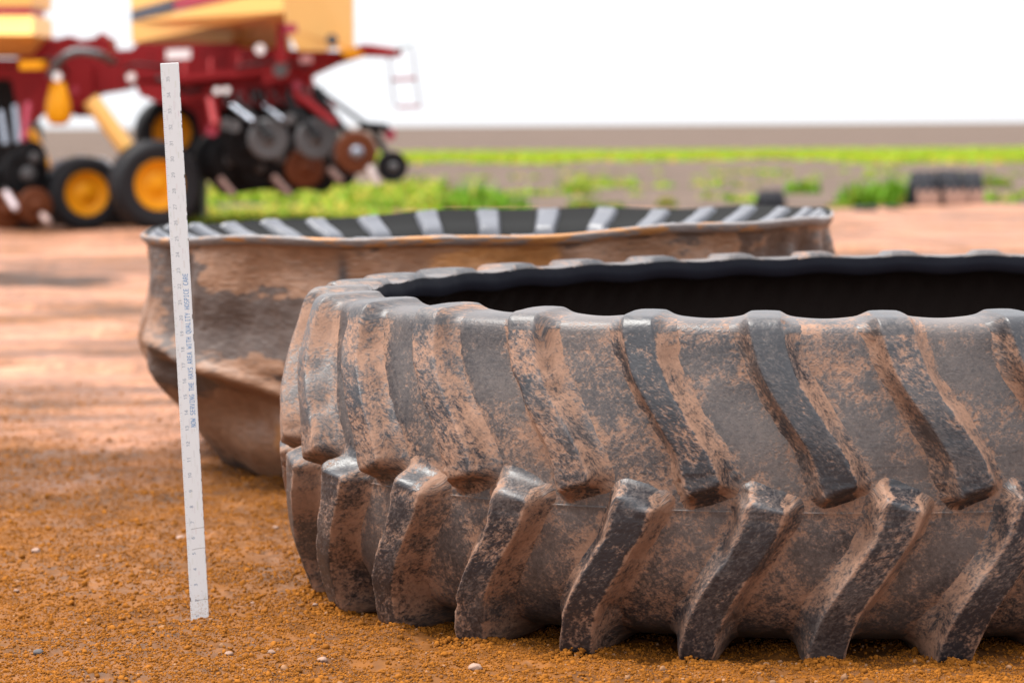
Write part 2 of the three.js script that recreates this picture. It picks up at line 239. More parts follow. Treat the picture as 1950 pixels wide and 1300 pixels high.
{
  const NS = 33 * 22, qs = []; for (let q = 1.5; q >= -1.5001; q -= 0.05) qs.push(q); qs.push(-0.098, -0.105, -0.112); qs.sort((a, b) => b - a);
  
  mesh('carcass', sheet(NS, qs.length - 1, (i, j) => {
    const s = S0 + i / NS * L, q = qs[j], c = carcP(q), edge = sst(1.1, 1.4, Math.abs(q)), seam = Math.abs(q + 0.105) < 0.002 ? 0.0018 : 0;
    return [...tyreOval.point(s, c[0] + (fbm(s * 6, q * 2, 3, 6) - 0.5) * 0.008 * (1 - edge) - seam, MID + Math.sign(q) * c[1] + (q > 0 ? edge * rippleC(s) : 0)), ...treadUV(s, q)];
  }), treadMat, tyre);
  const lin = [[0.160, 0.2505], [0.161, 0.235], [0.160, 0.216], [0.150, 0.214], [0.128, 0.206], [0.106, 0.180], [0.092, 0.140], [0.082, 0.08], [0.08, 0], [0.082, -0.08], [0.092, -0.14], [0.110, -0.190], [0.15, -0.212], [0.25, -0.222], [0.40, -0.244], [0.52, -0.250]];
  mesh('cut_edge', sheet(NS, 3, (i, j) => { const s = S0 + i / NS * L, [d, y] = lin[j]; return [...tyreOval.point(s, d + (j === 1 ? 0.003 * (fbm(s * 30, 1, 2, 9) - 0.5) : 0), MID + y + rippleC(s)), s / 2, j * 0.012]; }), cutMat, tyre);
  mesh('inner_liner', sheet(NS, lin.length - 4, (i, j) => { const s = S0 + i / NS * L, [d, y] = lin[j + 3]; return [...tyreOval.point(s, d + 0.006 * Math.cos(s * 110 + y * 30) * (j > 1 && j < 10 ? 1 : 0), MID + y + (j < 2 ? rippleC(s) : 0)), s / 2, y]; }), linerMat, tyre);
  // lugs: each its own raised block with flared roots
  const es = [0.028, 0.022, 0.016, 0.011, 0.0075, 0.004, 0.0014, -0.0004, -0.0022, -0.007];
  for (const low of [false, true]) for (let j = 0; j < pitchN; j++) {
    const rows = [1.5, 1.499]; for (let q = 1.44; q > 1.1; q -= 0.08) rows.push(q); for (let q = 1.08; q > 0.94; q -= 0.02) rows.push(q); for (let q = 0.92; q > 0.16; q -= 0.05) rows.push(q); for (let q = 0.15; q > -0.19; q -= 0.0125) rows.push(q);
    const sn = noseS(j, low), cols = es.length * 2;
    const g = sheet(cols, rows.length - 1, (i, r) => {
      const q = rows[r], half = lugHalf(q, low), left = i < es.length, e = i === es.length ? 0 : left ? es[i] : es[cols - i], b = i === es.length ? 0 : (left ? -1 : 1) * (half + e / 0.86);
      const ds = lineP(q)[0] + b, s = sn + ds; let k = rise(lugOut(ds, q, low) + (fbm(s * 70, q * 17 + (low ? 9 : 0), 3, 28) - 0.5) * 0.0045 + (q < 0.95 ? 0.004 : 0) * sst(0.70, 0.80, fbm(s * 28, q * 9 + (low ? 9 : 0), 2, 38))); if (r === 0) k = -0.3; else if (q > 1.1) k = Math.max(k, -0.04);
      return [...treadPoint(s, q, k, low), ...treadUV(s, low ? -q : q)];
    }, low);
    lugUV(g, cols, rows.length - 1, rows.findIndex((q) => q < 0.6), j, low); mesh('lug', g, lugMats[low ? 1 : 0], tyre);
    if (low) FP.push(tyreOval.point(sn - 0.118, 0.066, 0));
  }
}

tyre.rotation.x = 0.008; tyre.position.set(0, -3.93 * Math.sin(0.008), -3.93 * (1 - Math.cos(0.008)));   // it rests a little higher on its far side

// ------------------------------------------------------------------ far tyre: turned inside out
const back = thing('inverted_tyre', 'dusty brown tractor tyre turned inside out with folded smooth wall', 'tyre');
{
  const ov = oval(-0.06, 6.63, 0.83, 0.98, 0.02, (f) => 0.008 * Math.sin(3 * f + 1) + 0.004 * Math.sin(7 * f)), BL = ov.L, NS = 700, PI = Math.PI;
  const rimH = (f) => 0.018 * Math.cos(f) - 0.006 * Math.sin(f) + 0.004 * Math.sin(5 * f) + 0.003 * Math.sin(11 * f + 1);
  const prof = curve([[0, 0, 0.553], [0.03, -0.008, 0.549], [0.06, -0.004, 0.538], [0.1, 0.008, 0.525], [0.2, 0.014, 0.475], [0.35, 0.002, 0.39], [0.5, -0.018, 0.30], [0.62, -0.008, 0.235], [0.74, 0.04, 0.16], [0.85, 0.095, 0.09], [0.93, 0.15, 0.03], [0.97, 0.19, -0.008], [1, 0.26, -0.015]]);
  const bumps = [[PI + 0.78, 0.155, 0.17, 0.065, -0.075], [PI + 0.45, 0.24, 0.10, 0.08, 0.02], [PI + 0.85, 0.33, 0.25, 0.06, -0.022], [PI + 1.08, 0.10, 0.22, 0.08, 0.03], [PI + 0.28, 0.22, 0.10, 0.14, -0.022], [PI + 0.12, 0.33, 0.06, 0.13, -0.016], [PI + 0.36, 0.40, 0.07, 0.13, 0.014], [PI + 1.25, 0.43, 0.05, 0.07, -0.012], [PI + 1.7, 0.36, 0.2, 0.09, -0.015]];
  function fold(f, y) {
    let d = 0; for (const [a, h, sa, sh, amp] of bumps) d += amp * Math.exp(-(((f - a) / sa) ** 2) - ((y - h) / sh) ** 2);
    const t = (f - PI - 0.42) / 0.75, cy = lerp(0.325, 0.185, t), w = y - cy; // the diagonal crease
    if (t > -0.2 && t < 1.3) { const k = sst(-0.2, 0.3, t) * (1 - sst(0.8, 1.3, t)); d += k * (0.026 * Math.exp(-((w / 0.018) ** 2)) - 0.024 * Math.exp(-(((w + 0.05) / 0.03) ** 2))); }
    d += 0.010 * Math.sin(f * 13 + 2 * Math.sin(f * 5)) * sst(0.55, 0.45, y) * sst(0.05, 0.2, y); const r = sst(PI * 1.72, PI * 1.9, f); d += r * 0.016 * Math.sin(f * 34 + 3 * y) * sst(0.56, 0.46, y);           // pleats at the right-hand end
    d += (fbm(f * 7 + 1, y * 6, 4, 71) - 0.5) * 0.035 * sst(0.545, 0.49, y); return d;
  }
  const W = 2048, H = 512, a = tileFbm(W, H, 14, 5, 6, 5), b = tileFbm(W, H, 80, 22, 4, 15, 0.65), c3 = tileFbm(W, H, 300, 80, 2, 25), o = tileFbm(W, H, 20, 9, 5, 45);
  const blot = [[PI + 1.55, 0.16, 0.17, 0.09], [PI + 1.72, 0.15, 0.06, 0.10], [PI + 1.02, 0.85, 0.16, 0.10]];
  const map = texture(W, H, (p, c, i, j) => {
    const f = i / W * 2 * PI, v = j / H; let s = 0; for (const [x, y, sx, sy] of blot) s += 1.1 * Math.exp(-(((f - x) / sx) ** 2) - ((v - y) / sy) ** 2);
    const orange = sst(0.42, 0.62, 0.55 * s + 0.42 * o[p] + 0.2 * (b[p] - 0.5)), dark = sst(0.48, 0.58, a[p] + 0.45 * (b[p] - 0.5) + 0.10 * Math.exp(-(((f - PI - 0.85) / 0.3) ** 2) - ((v - 0.45) / 0.14) ** 2)), st = Math.exp(-(((f - PI - 1.2) / 0.018) ** 2) - ((v - 0.22) / 0.11) ** 2), t = 0.8 + 0.4 * c3[p];
    const patch = Math.abs(f - PI - 1.48) < 0.035 && Math.abs(v - 0.24) < 0.035 && !(Math.abs(f - PI - 1.48) < 0.022 && Math.abs(v - 0.225) < 0.012) ? 1 : 0;
    const lip = v < 0.075 ? 1 : 0, clod = lip * sst(0.56, 0.64, 0.5 * b[p] + 0.5 * a[p] + 0.12 * Math.exp(-(((f - PI - 1.7) / 0.5) ** 2)));
    const B = [0.185, 0.092, 0.050], K = [0.030, 0.021, 0.019], O = [0.33, 0.145, 0.043], R = [0.15, 0.13, 0.125];
    for (let k = 0; k < 3; k++) { let x = lerp(B[k], K[k], Math.min(1, dark * 0.85 + st)); x = lerp(x, O[k], orange * 0.85); x = lerp(x, K[k] * 0.7, patch * 0.8); x = lerp(x, R[k], lip); c[k] = lerp(x, O[k], clod) * t; }
  }, true, THREE.ClampToEdgeWrapping);
  const bump = texture(W, H, (p, c) => { c[0] = c[1] = c[2] = 0.5 * b[p] + 0.5 * c3[p]; }, false, THREE.ClampToEdgeWrapping);
  const wallMat = new THREE.MeshStandardMaterial({ map, roughness: 0.56, bumpMap: bump, bumpScale: 0.003 });
  const vs = []; for (let v = 0; v <= 1.0001; v += v < 0.14 ? 0.01 : 0.017) vs.push(v);
  mesh('wall', sheet(NS, vs.length - 1, (i, j) => { const s = i / NS * BL, f = i / NS * 2 * PI, ff = ov.phi(Math.min(s, BL - 1e-6)), [d, y] = prof(vs[j]), k = 1 - vs[j]; return [...ov.point(s, d - fold(ff, y), y + rimH(ff) * k), ff / (2 * PI), vs[j]]; }), wallMat, back);
  // inside: a flared band that carried the tread, then the dark bowl
  const inn = curve([[0, 0, 0.553], [0.06, 0.016, 0.540], [0.16, 0.045, 0.521], [0.3, 0.10, 0.494], [0.4, 0.135, 0.455], [0.6, 0.16, 0.38], [0.8, 0.16, 0.2], [1, 0.22, 0.02]]);
  mesh('inner_band', sheet(NS, 30, (i, j) => { const s = i / NS * BL, ff = ov.phi(Math.min(s, BL - 1e-6)), [d, y] = inn(j / 30); return [...ov.point(s, d, y + rimH(ff) * (1 - j / 30)), s, j / 30]; }, true), paint([0.007, 0.007, 0.007], 0.85), back);
  const lugMat = std([0.075, 0.078, 0.092], 0.36), n = 33, lp = BL / n, R = rng(5);
  for (let k = 0; k < n; k++) {
    const s0 = (k + 0.2) * lp, tw = (R() - 0.5) * 0.02, g = sheet(9, 10, (i, j) => {
      const b = [-1.35, -1.2, -1.02, -0.9, -0.3, 0.3, 0.9, 1.02, 1.2, 1.35][i], kk = [-0.4, 0.25, 0.85, 1, 1, 1, 1, 0.85, 0.25, -0.4][i], t = j / 10, tt = 0.02 + 0.34 * t, s = s0 + b * 0.027 + tw * t, ff = ov.phi(s), [d, y] = inn(tt), e = j === 0 || j === 10 ? -0.3 : 1, h = 0.013 * Math.min(kk, e) + 0.002 * (R() - 0.5);
      return [...ov.point(s, d + h * 0.35, y + h + rimH(ff) * (1 - tt)), b, t];
    }, true);
    mesh('lug', g, lugMat, back);
  }
}

// ------------------------------------------------------------------ yardstick
{
  const cv = document.createElement('canvas'); cv.width = 72; cv.height = 2048; const c = cv.getContext('2d'), IN = 2048 / 36, y = (n) => 2048 - n * IN, r = rng(77);
  c.fillStyle = '#f1f2f4'; c.fillRect(0, 0, 72, 2048);
  for (let i = 0; i < 260; i++) { c.fillStyle = `rgba(${150 + r() * 60},${140 + r() * 50},${130 + r() * 40},${0.05 + r() * 0.14})`; c.fillRect(r() * 72, r() * 2048, 1 + r() * 5, 2 + r() * 30); }
  c.fillStyle = '#7d8794'; for (let k = 1; k < 36 * 8; k++) { const w = k % 8 === 0 ? 11 : k % 4 === 0 ? 8 : 4; c.globalAlpha = 0.55; c.fillRect(0, y(k / 8), w, 1.3); } c.globalAlpha = 1;
  for (let n = 1; n < 36; n++) { const b = clamp(1 - n / 26); c.save(); c.translate(26, y(n)); c.rotate(-Math.PI / 2); c.textAlign = 'center'; c.textBaseline = 'middle'; c.font = '18px sans-serif'; c.fillStyle = `rgb(${Math.round(lerp(158, 84, b))},${Math.round(lerp(164, 112, b))},${Math.round(lerp(172, 146, b))})`; c.fillText(String(n), 0, 0); c.restore(); }
  c.save(); c.translate(52, y(13.05)); c.rotate(-Math.PI / 2); c.textAlign = 'left'; c.textBaseline = 'middle'; c.font = '27px monospace'; c.fillStyle = '#4a80bb';
  const words = 'NOW SERVING THE HAYS AREA WITH QUALITY HOSPICE CARE', tw = c.measureText(words).width; c.scale(9.75 * IN / tw, 1.0); c.fillText(words, 0, 0); c.restore();
  c.strokeStyle = 'rgba(70,60,55,0.75)'; c.lineWidth = 1.4; for (const n of [5.3, 6.6, 2.0]) { c.beginPath(); c.moveTo(20, y(n) + 3); c.quadraticCurveTo(45, y(n) - 3, 72, y(n) - 2); c.stroke(); }
  c.fillStyle = 'rgba(60,52,48,0.9)'; c.fillRect(68, y(33), 4, 9); c.fillRect(0, y(2.2), 4, 14); c.fillRect(69, y(29), 3, 12); for (let k = 0; k < 40; k++) c.fillRect(70 + r() * 2, r() * 2048, 2, 2 + r() * 16);
  for (let k = 0; k < 160; k++) { c.fillStyle = `rgba(150,95,55,${0.1 + 0.4 * r()})`; c.fillRect(r() * 72, y(1.1 + 1.6 * r() * r()), 1 + r() * 3, 1 + r() * 3); }
  const tex = new THREE.CanvasTexture(cv); tex.colorSpace = THREE.SRGBColorSpace; tex.magFilter = THREE.LinearFilter; tex.anisotropy = 8;
  const foot = onGround(380, 1168), top = at(322, 118, -foot.z), up = top.clone().sub(foot).normalize(), LEN = 0.9144, Wd = 0.0292, T = 0.0045;
  const st = thing('yardstick', 'white wooden yardstick with blue lettering stuck upright in the soil', 'yardstick', null, foot.clone().addScaledVector(up, -0.0287).toArray());
  const g = new RoundedBoxGeometry(Wd, LEN, T, 2, 0.0009); g.translate(0, LEN / 2, 0); const p = g.attributes.position, uv = g.attributes.uv; for (let i = 0; i < p.count; i++) uv.setXY(i, p.getX(i) / Wd + 0.5, p.getY(i) / LEN);
  const m = mesh('stick', g, new THREE.MeshStandardMaterial({ map: tex, color: rgb(0.62, 0.62, 0.62), roughness: 0.6 }), st);
  const z = new THREE.Vector3(0.06, 0, 1).normalize(), x = new THREE.Vector3().crossVectors(up, z).normalize(); st.quaternion.setFromRotationMatrix(new THREE.Matrix4().makeBasis(x, up, new THREE.Vector3().crossVectors(x, up)));
}

// ------------------------------------------------------------------ soil crumbs and pebbles
function clodGeo(seed, detail, sq = 0.75) { const g = mergeVertices(new THREE.IcosahedronGeometry(1, detail).deleteAttribute('normal').deleteAttribute('uv')); const p = g.attributes.position; for (let i = 0; i < p.count; i++) { const x = p.getX(i), y = p.getY(i), z = p.getZ(i), k = 0.45 + 1.1 * fbm(x * 1.7 + seed * 9, y * 1.7 + z * 2.3 + seed, 3, seed); p.setXYZ(i, x * k, y * k * sq, z * k); } g.computeVertexNormals(); return g; }
{
  const R = rng(11), mat = new THREE.MeshPhysicalMaterial({ color: 0xffffff, roughness: 0.95, specularIntensity: 0.25 }), M = new THREE.Matrix4(), q = new THREE.Quaternion(), e = new THREE.Euler(), col = new THREE.Color();
  const spots = [];
  const put = (X, Z, r, lift = 0.2) => spots.push([X, groundY(X, Z) + r * lift, Z, r]);
  for (let i = 0; i < 460000; i++) { const Z = 3.72 + 4.6 * Math.pow(R(), 2.1), X = Z < 4.2 ? -1 + R() * 2.3 : -0.27 * Z + R() * (0.27 * Z + 0.25); const k = packed(X, Z); if (R() < k * 0.93) continue; const b = R(), r = (b < 0.93 ? 0.0008 + 0.0013 * R() * R() : b < 0.995 ? 0.0015 + 0.0018 * R() : 0.0025 + 0.004 * R()); if (fbm(X * 22, Z * 22, 2, 99) < 0.36 && b < 0.9) continue; put(X, Z, r); }
  for (const f of FP) { const X = f[0], Z = -f[2]; if (Z > 4.9) continue; for (let i = 0; i < 480; i++) { const a = (R() + R() - 1) * 0.06, b = (R() - 0.72) * 0.05, x = X + a, z = Z + b, h = 0.022 * Math.exp(-((a / 0.03) ** 2) - ((b / 0.025) ** 2)); spots.push([x, groundY(x, z) + h * R(), z, 0.0016 + 0.004 * R() * R()]); } }
  for (let v = 0; v < 3; v++) {
    const own = spots.filter((_, i) => i % 3 === v), im = new THREE.InstancedMesh(clodGeo(v + 2, 1), mat, own.length); im.name = numbered('soil_crumbs'); im.castShadow = im.receiveShadow = true;
    own.forEach(([x, y, Z, r], i) => { e.set(R() * 6, R() * 6, R() * 6); M.compose(new THREE.Vector3(x, y, -Z), q.setFromEuler(e), new THREE.Vector3(r, r, r)); im.setMatrixAt(i, M); const t = 0.7 + 0.6 * R(), w = R() < 0.03 ? 0.5 : 0; im.setColorAt(i, col.setRGB(lerp(0.20, 0.24, w) * t, lerp(0.070, 0.16, w) * t, lerp(0.008, 0.11, w) * t)); });
    scene.add(im); tag(im, ['fine loose orange soil crumbs scattered over the yard', 'rounded loose orange soil crumbs strewn over the yard', 'flaky loose orange soil crumbs spread over the yard'][v], 'soil', null, 'stuff');
  }
  const pale = [[343, 1018, 7], [525, 1000, 5], [316, 1189, 5], [66, 1053, 8], [435, 1240, 7], [517, 1248, 7], [905, 1263, 11], [613, 1258, 8], [30, 1125, 5], [600, 1150, 4], [186, 1062, 4], [480, 1135, 4]], geos = [clodGeo(21, 2, 0.6), clodGeo(22, 2, 0.7)];
  pale.forEach(([x, y, r], i) => { const f = onGround(x, y), s = r / FPX * -f.z; const m = mesh('pebble', geos[i % 2], std([0.27 - 0.04 * (i % 3), 0.17 - 0.03 * (i % 3), 0.125 - 0.025 * (i % 3)], 0.85)); m.position.set(f.x, groundY(f.x, -f.z) + s * 0.35, f.z); m.scale.set(s * 1.3, s, s); m.rotation.y = i * 1.7; tag(m, { 0: 'pale pinkish pebble close beside the lower half of the yardstick', 1: 'tiny pale pebble between the yardstick and the lugged tyre', 6: 'largest pale pebble, lying in front of the lugged tyre' }[i] ?? 'small pale pinkish pebble lying on the loose orange soil', 'pebble', 'pale pebbles on the soil'); });
  for (const [x, y, r, lab] of [[72, 1242, 9, 'dark grey pebble lying on the loose orange soil'], [310, 1190, 9, 'brown soil clod beside the foot of the yardstick']]) { const f = onGround(x, y), s = r / FPX * -f.z, m = mesh('pebble', clodGeo(24, 2), std(lab[0] === 'd' ? [0.07, 0.06, 0.06] : [0.2, 0.09, 0.03], 0.85)); m.position.set(f.x, groundY(f.x, -f.z) + s * 0.35, f.z); m.scale.set(s * 1.2, s * 0.9, s); tag(m, lab, 'pebble'); }
}

// ------------------------------------------------------------------ weeds and grass
const leafMat = new THREE.MeshPhysicalMaterial({ color: 0xffffff, roughness: 0.75, side: THREE.DoubleSide, vertexColors: true, transmission: 0.35, thickness: 0, specularIntensity: 0.3 });
function blades(n, spread, height, seed, hue) { // a clump of curved leaf blades
  const R = rng(seed), gs = [];
  for (let i = 0; i < n; i++) {
    const a = R() * 6.283, r = spread * Math.sqrt(R()), h = height * (0.45 + 0.6 * R()) * (1 - 0.5 * (r / spread) ** 2), w = 0.012 + 0.02 * R(), ln = (0.15 + 0.5 * R()) * h, d = R() * 6.283, cx = Math.cos(d), sx = Math.sin(d), P = [], C = [], I = [], sh = 0.7 + 0.6 * R(), yl = R() < hue ? 1 : 0;
    for (let k = 0; k <= 4; k++) { const t = k / 4, ww = w * (1 - t ** 2) + 0.001, x = r * Math.cos(a) + cx * ln * t * t, z = r * Math.sin(a) + sx * ln * t * t, y = h * t; P.push(x - sx * ww, y, z + cx * ww, x + sx * ww, y, z - cx * ww); for (let m = 0; m < 2; m++) C.push((yl ? 0.30 : 0.125) * sh, (yl ? 0.27 : 0.27) * sh, (yl ? 0.04 : 0.008) * sh); if (k) { const b = 2 * k; I.push(b - 2, b - 1, b, b, b - 1, b + 1); } }
    const g = new THREE.BufferGeometry(); g.setAttribute('position', new THREE.Float32BufferAttribute(P, 3)); g.setAttribute('color', new THREE.Float32BufferAttribute(C, 3)); g.setIndex(I); g.computeVertexNormals(); gs.push(g);
  }
  return mergeGeometries(gs);
}
{
  const clumps = [[905, 392, 60, 58, 0.05, 'tall'], [965, 398, 50, 40, 0.05], [850, 398, 55, 40, 0.3], [1100, 362, 30, 22, 0.5], [1112, 388, 34, 20, 0.6], [1165, 390, 26, 14, 0.35], [1268, 386, 18, 20, 0.9], [1530, 362, 34, 32, 0.2], [1640, 388, 46, 52, 0.05], [1690, 384, 46, 60, 0.05], [1890, 350, 40, 22, 0.4], [745, 398, 60, 32, 0.15], [1600, 392, 26, 18, 0.6]];
  const labels = ['tallest bright green weed clump behind the inverted tyre', 'green weed clump beside the tallest clump behind the inverted tyre', 'mixed green and yellow weed clump behind the inverted tyre', 'small yellowish weed clump standing alone in the bare field strip', 'low yellow weed clump behind the middle of the inverted tyre', 'tiny green weed clump behind the inverted tyre', 'thin dry yellow weed tuft in the bare strip', 'round green weed clump standing alone on brown soil', 'leafy green weed clump at the edge of the dirt yard', 'tall leafy green weed clump right beside the half-buried tyres', 'low green weed clump beyond the half-buried tyres', 'low green weed clump below the seed drill ladder', 'small yellowish weed tuft beside scraps of rubber'];
  clumps.forEach(([x, y, rw, hh, hue], i) => { const f = onGround(x, y), sc = -f.z / FPX, m = mesh('weed_clump', blades(170, rw * sc, hh * sc * 1.15, 300 + i, hue), leafMat); m.position.set(f.x, -0.04, f.z); tag(m, labels[i], 'weed', 'weed clumps beyond the yard'); });
  // grass too dense to count
  const tufts = [blades(9, 0.13, 0.11, 900, 0.5), blades(9, 0.12, 0.12, 901, 0.6)], R = rng(31);
  const areas = [['verge_grass', 'long strip of green grass between the bare strip and the brown field', (k) => { const Z = 54 + 28 * R(), X = -4 + 26 * R(), dens = sst(58, 63, Z + (fbm(X * 0.5, 2, 3, 4) - 0.5) * 16 + (X > 7 ? 5 : 0)) * (1 - sst(76, 82, Z)); return R() < dens ? [X, Z] : null; }, 26000],
    ['yard_edge_grass', 'low green and yellow grass growing under and behind the seed drill', (k) => { const Z = 21.8 + 15 * R(), X = Z * (-620 + 480 * R()) / FPX; return fbm(X * 1.3, Z * 0.7, 3, 14) > 0.53 + 0.1 * (R() - 0.5) ? [X, Z] : null; }, 7000],
    ['sparse_weeds', 'sparse yellowish weeds dotted over the bare brown strip', (k) => { const Z = 27 + 20 * R(), X = Z * (-200 + 1250 * R()) / FPX; return fbm(X * 0.8, Z * 0.5, 4, 24) > 0.66 ? [X, Z] : null; }, 1500]];
  const M = new THREE.Matrix4(), q = new THREE.Quaternion(), yA = new THREE.Vector3(0, 1, 0), c = new THREE.Color();
  areas.forEach(([name, label, pick, n], ai) => {
    const pts = []; for (let k = 0; k < n; k++) { const p = pick(k); if (p) pts.push(p); }
    const im = new THREE.InstancedMesh(tufts[ai === 0 ? 0 : 1], leafMat, pts.length); im.name = name; im.castShadow = im.receiveShadow = true;
    pts.forEach(([X, Z], i) => { const s = (ai === 0 ? 1.1 : ai === 1 ? 0.85 : 0.7) * (0.6 + 0.8 * R()); M.compose(new THREE.Vector3(X, -0.045, -Z), q.setFromAxisAngle(yA, R() * 6.283), new THREE.Vector3(s * 1.4, s, s * 1.4)); im.setMatrixAt(i, M); const t = 0.8 + 0.5 * R(); im.setColorAt(i, c.setRGB(t * (ai === 0 ? 1.9 : 1.3), t * (ai === 0 ? 1.45 : 1.15), t)); });
    scene.add(im); tag(im, label, 'grass', null, 'stuff');
  });
}

// ------------------------------------------------------------------ half-buried tyres at the yard's edge
{
  const rub = paint([0.010, 0.010, 0.014], 0.6), dust = std([0.24, 0.135, 0.10], 0.95);
  function small(name, px, py, Z, Rr, wd, label, group, tilt = 0, crust = true) {
    const f = at(px, py, Z), t = thing(name, label, 'tyre', group, [f.x, -0.03, -Z]); t.rotation.set(0, tilt, 0);
    const pts = [[0.55, -0.42], [0.72, -0.5], [0.84, -0.48], [0.93, -0.4], [0.985, -0.25], [1, 0], [0.985, 0.25], [0.93, 0.4], [0.84, 0.48], [0.72, 0.5], [0.55, 0.42]].map(([r, x]) => new THREE.Vector2(r * Rr, x * wd)), g = new THREE.LatheGeometry(pts, 40); g.rotateZ(Math.PI / 2); mesh('casing', g, rub, t);
    const blk = new RoundedBoxGeometry(wd * 0.2, 0.014, Rr * 0.17, 1, 0.004); for (let k = 0; k < 24; k++) for (const x of [-0.3, 0, 0.3]) { const a = k / 24 * 2 * Math.PI; if (Math.sin(a) < -0.1) continue; const m = mesh('tread_block', blk, rub, t); m.position.set(x * wd, Math.sin(a) * Rr, Math.cos(a) * Rr); m.rotation.x = -a + Math.PI / 2; }
    if (crust) { const cg = sheet(8, 12, (i, j) => { const a = lerp(-0.25, 0.45 + 0.10 * Math.sin(i * 2.1), j / 12), r = Rr + 0.016 + 0.006 * fbm(i, j, 2, 3); return [(i / 8 - 0.5) * wd * 0.86, Math.sin(a) * r, Math.cos(a) * r, i, j]; }); dust.side = THREE.DoubleSide; mesh('mud_crust', cg, dust, t); }
  }
  small('buried_tyre', 1758, 380, 26.4, 0.335, 0.25, 'black tyre standing half buried, next to the green weeds', 'half-buried tyres');
  small('buried_tyre', 1806, 380, 26.4, 0.345, 0.24, 'black tyre standing half buried between two others', 'half-buried tyres', 0.04);
  small('buried_tyre', 1850, 380, 26.5, 0.335, 0.22, 'black tyre standing half buried at the end away from the weeds', 'half-buried tyres', -0.1);
  small('buried_tyre', 1468, 380, 26.6, 0.16, 0.26, 'dark tyre tread just showing above the inverted tyre rim', null, 0.1, false);
  for (const [x, y, w, lab] of [[1650, 398, 26, 'scrap of black rubber lying at the foot of the green weeds'], [1700, 396, 18, 'small scrap of black rubber lying before the half-buried tyres']]) { const f = onGround(x, y), s = w * -f.z / FPX, m = mesh('rubber_scrap', clodGeo(31, 2, 0.5), rub); m.position.set(f.x, 0.0, f.z); m.scale.set(s, s * 0.45, s * 0.5); tag(m, lab, 'rubber scrap'); }
}
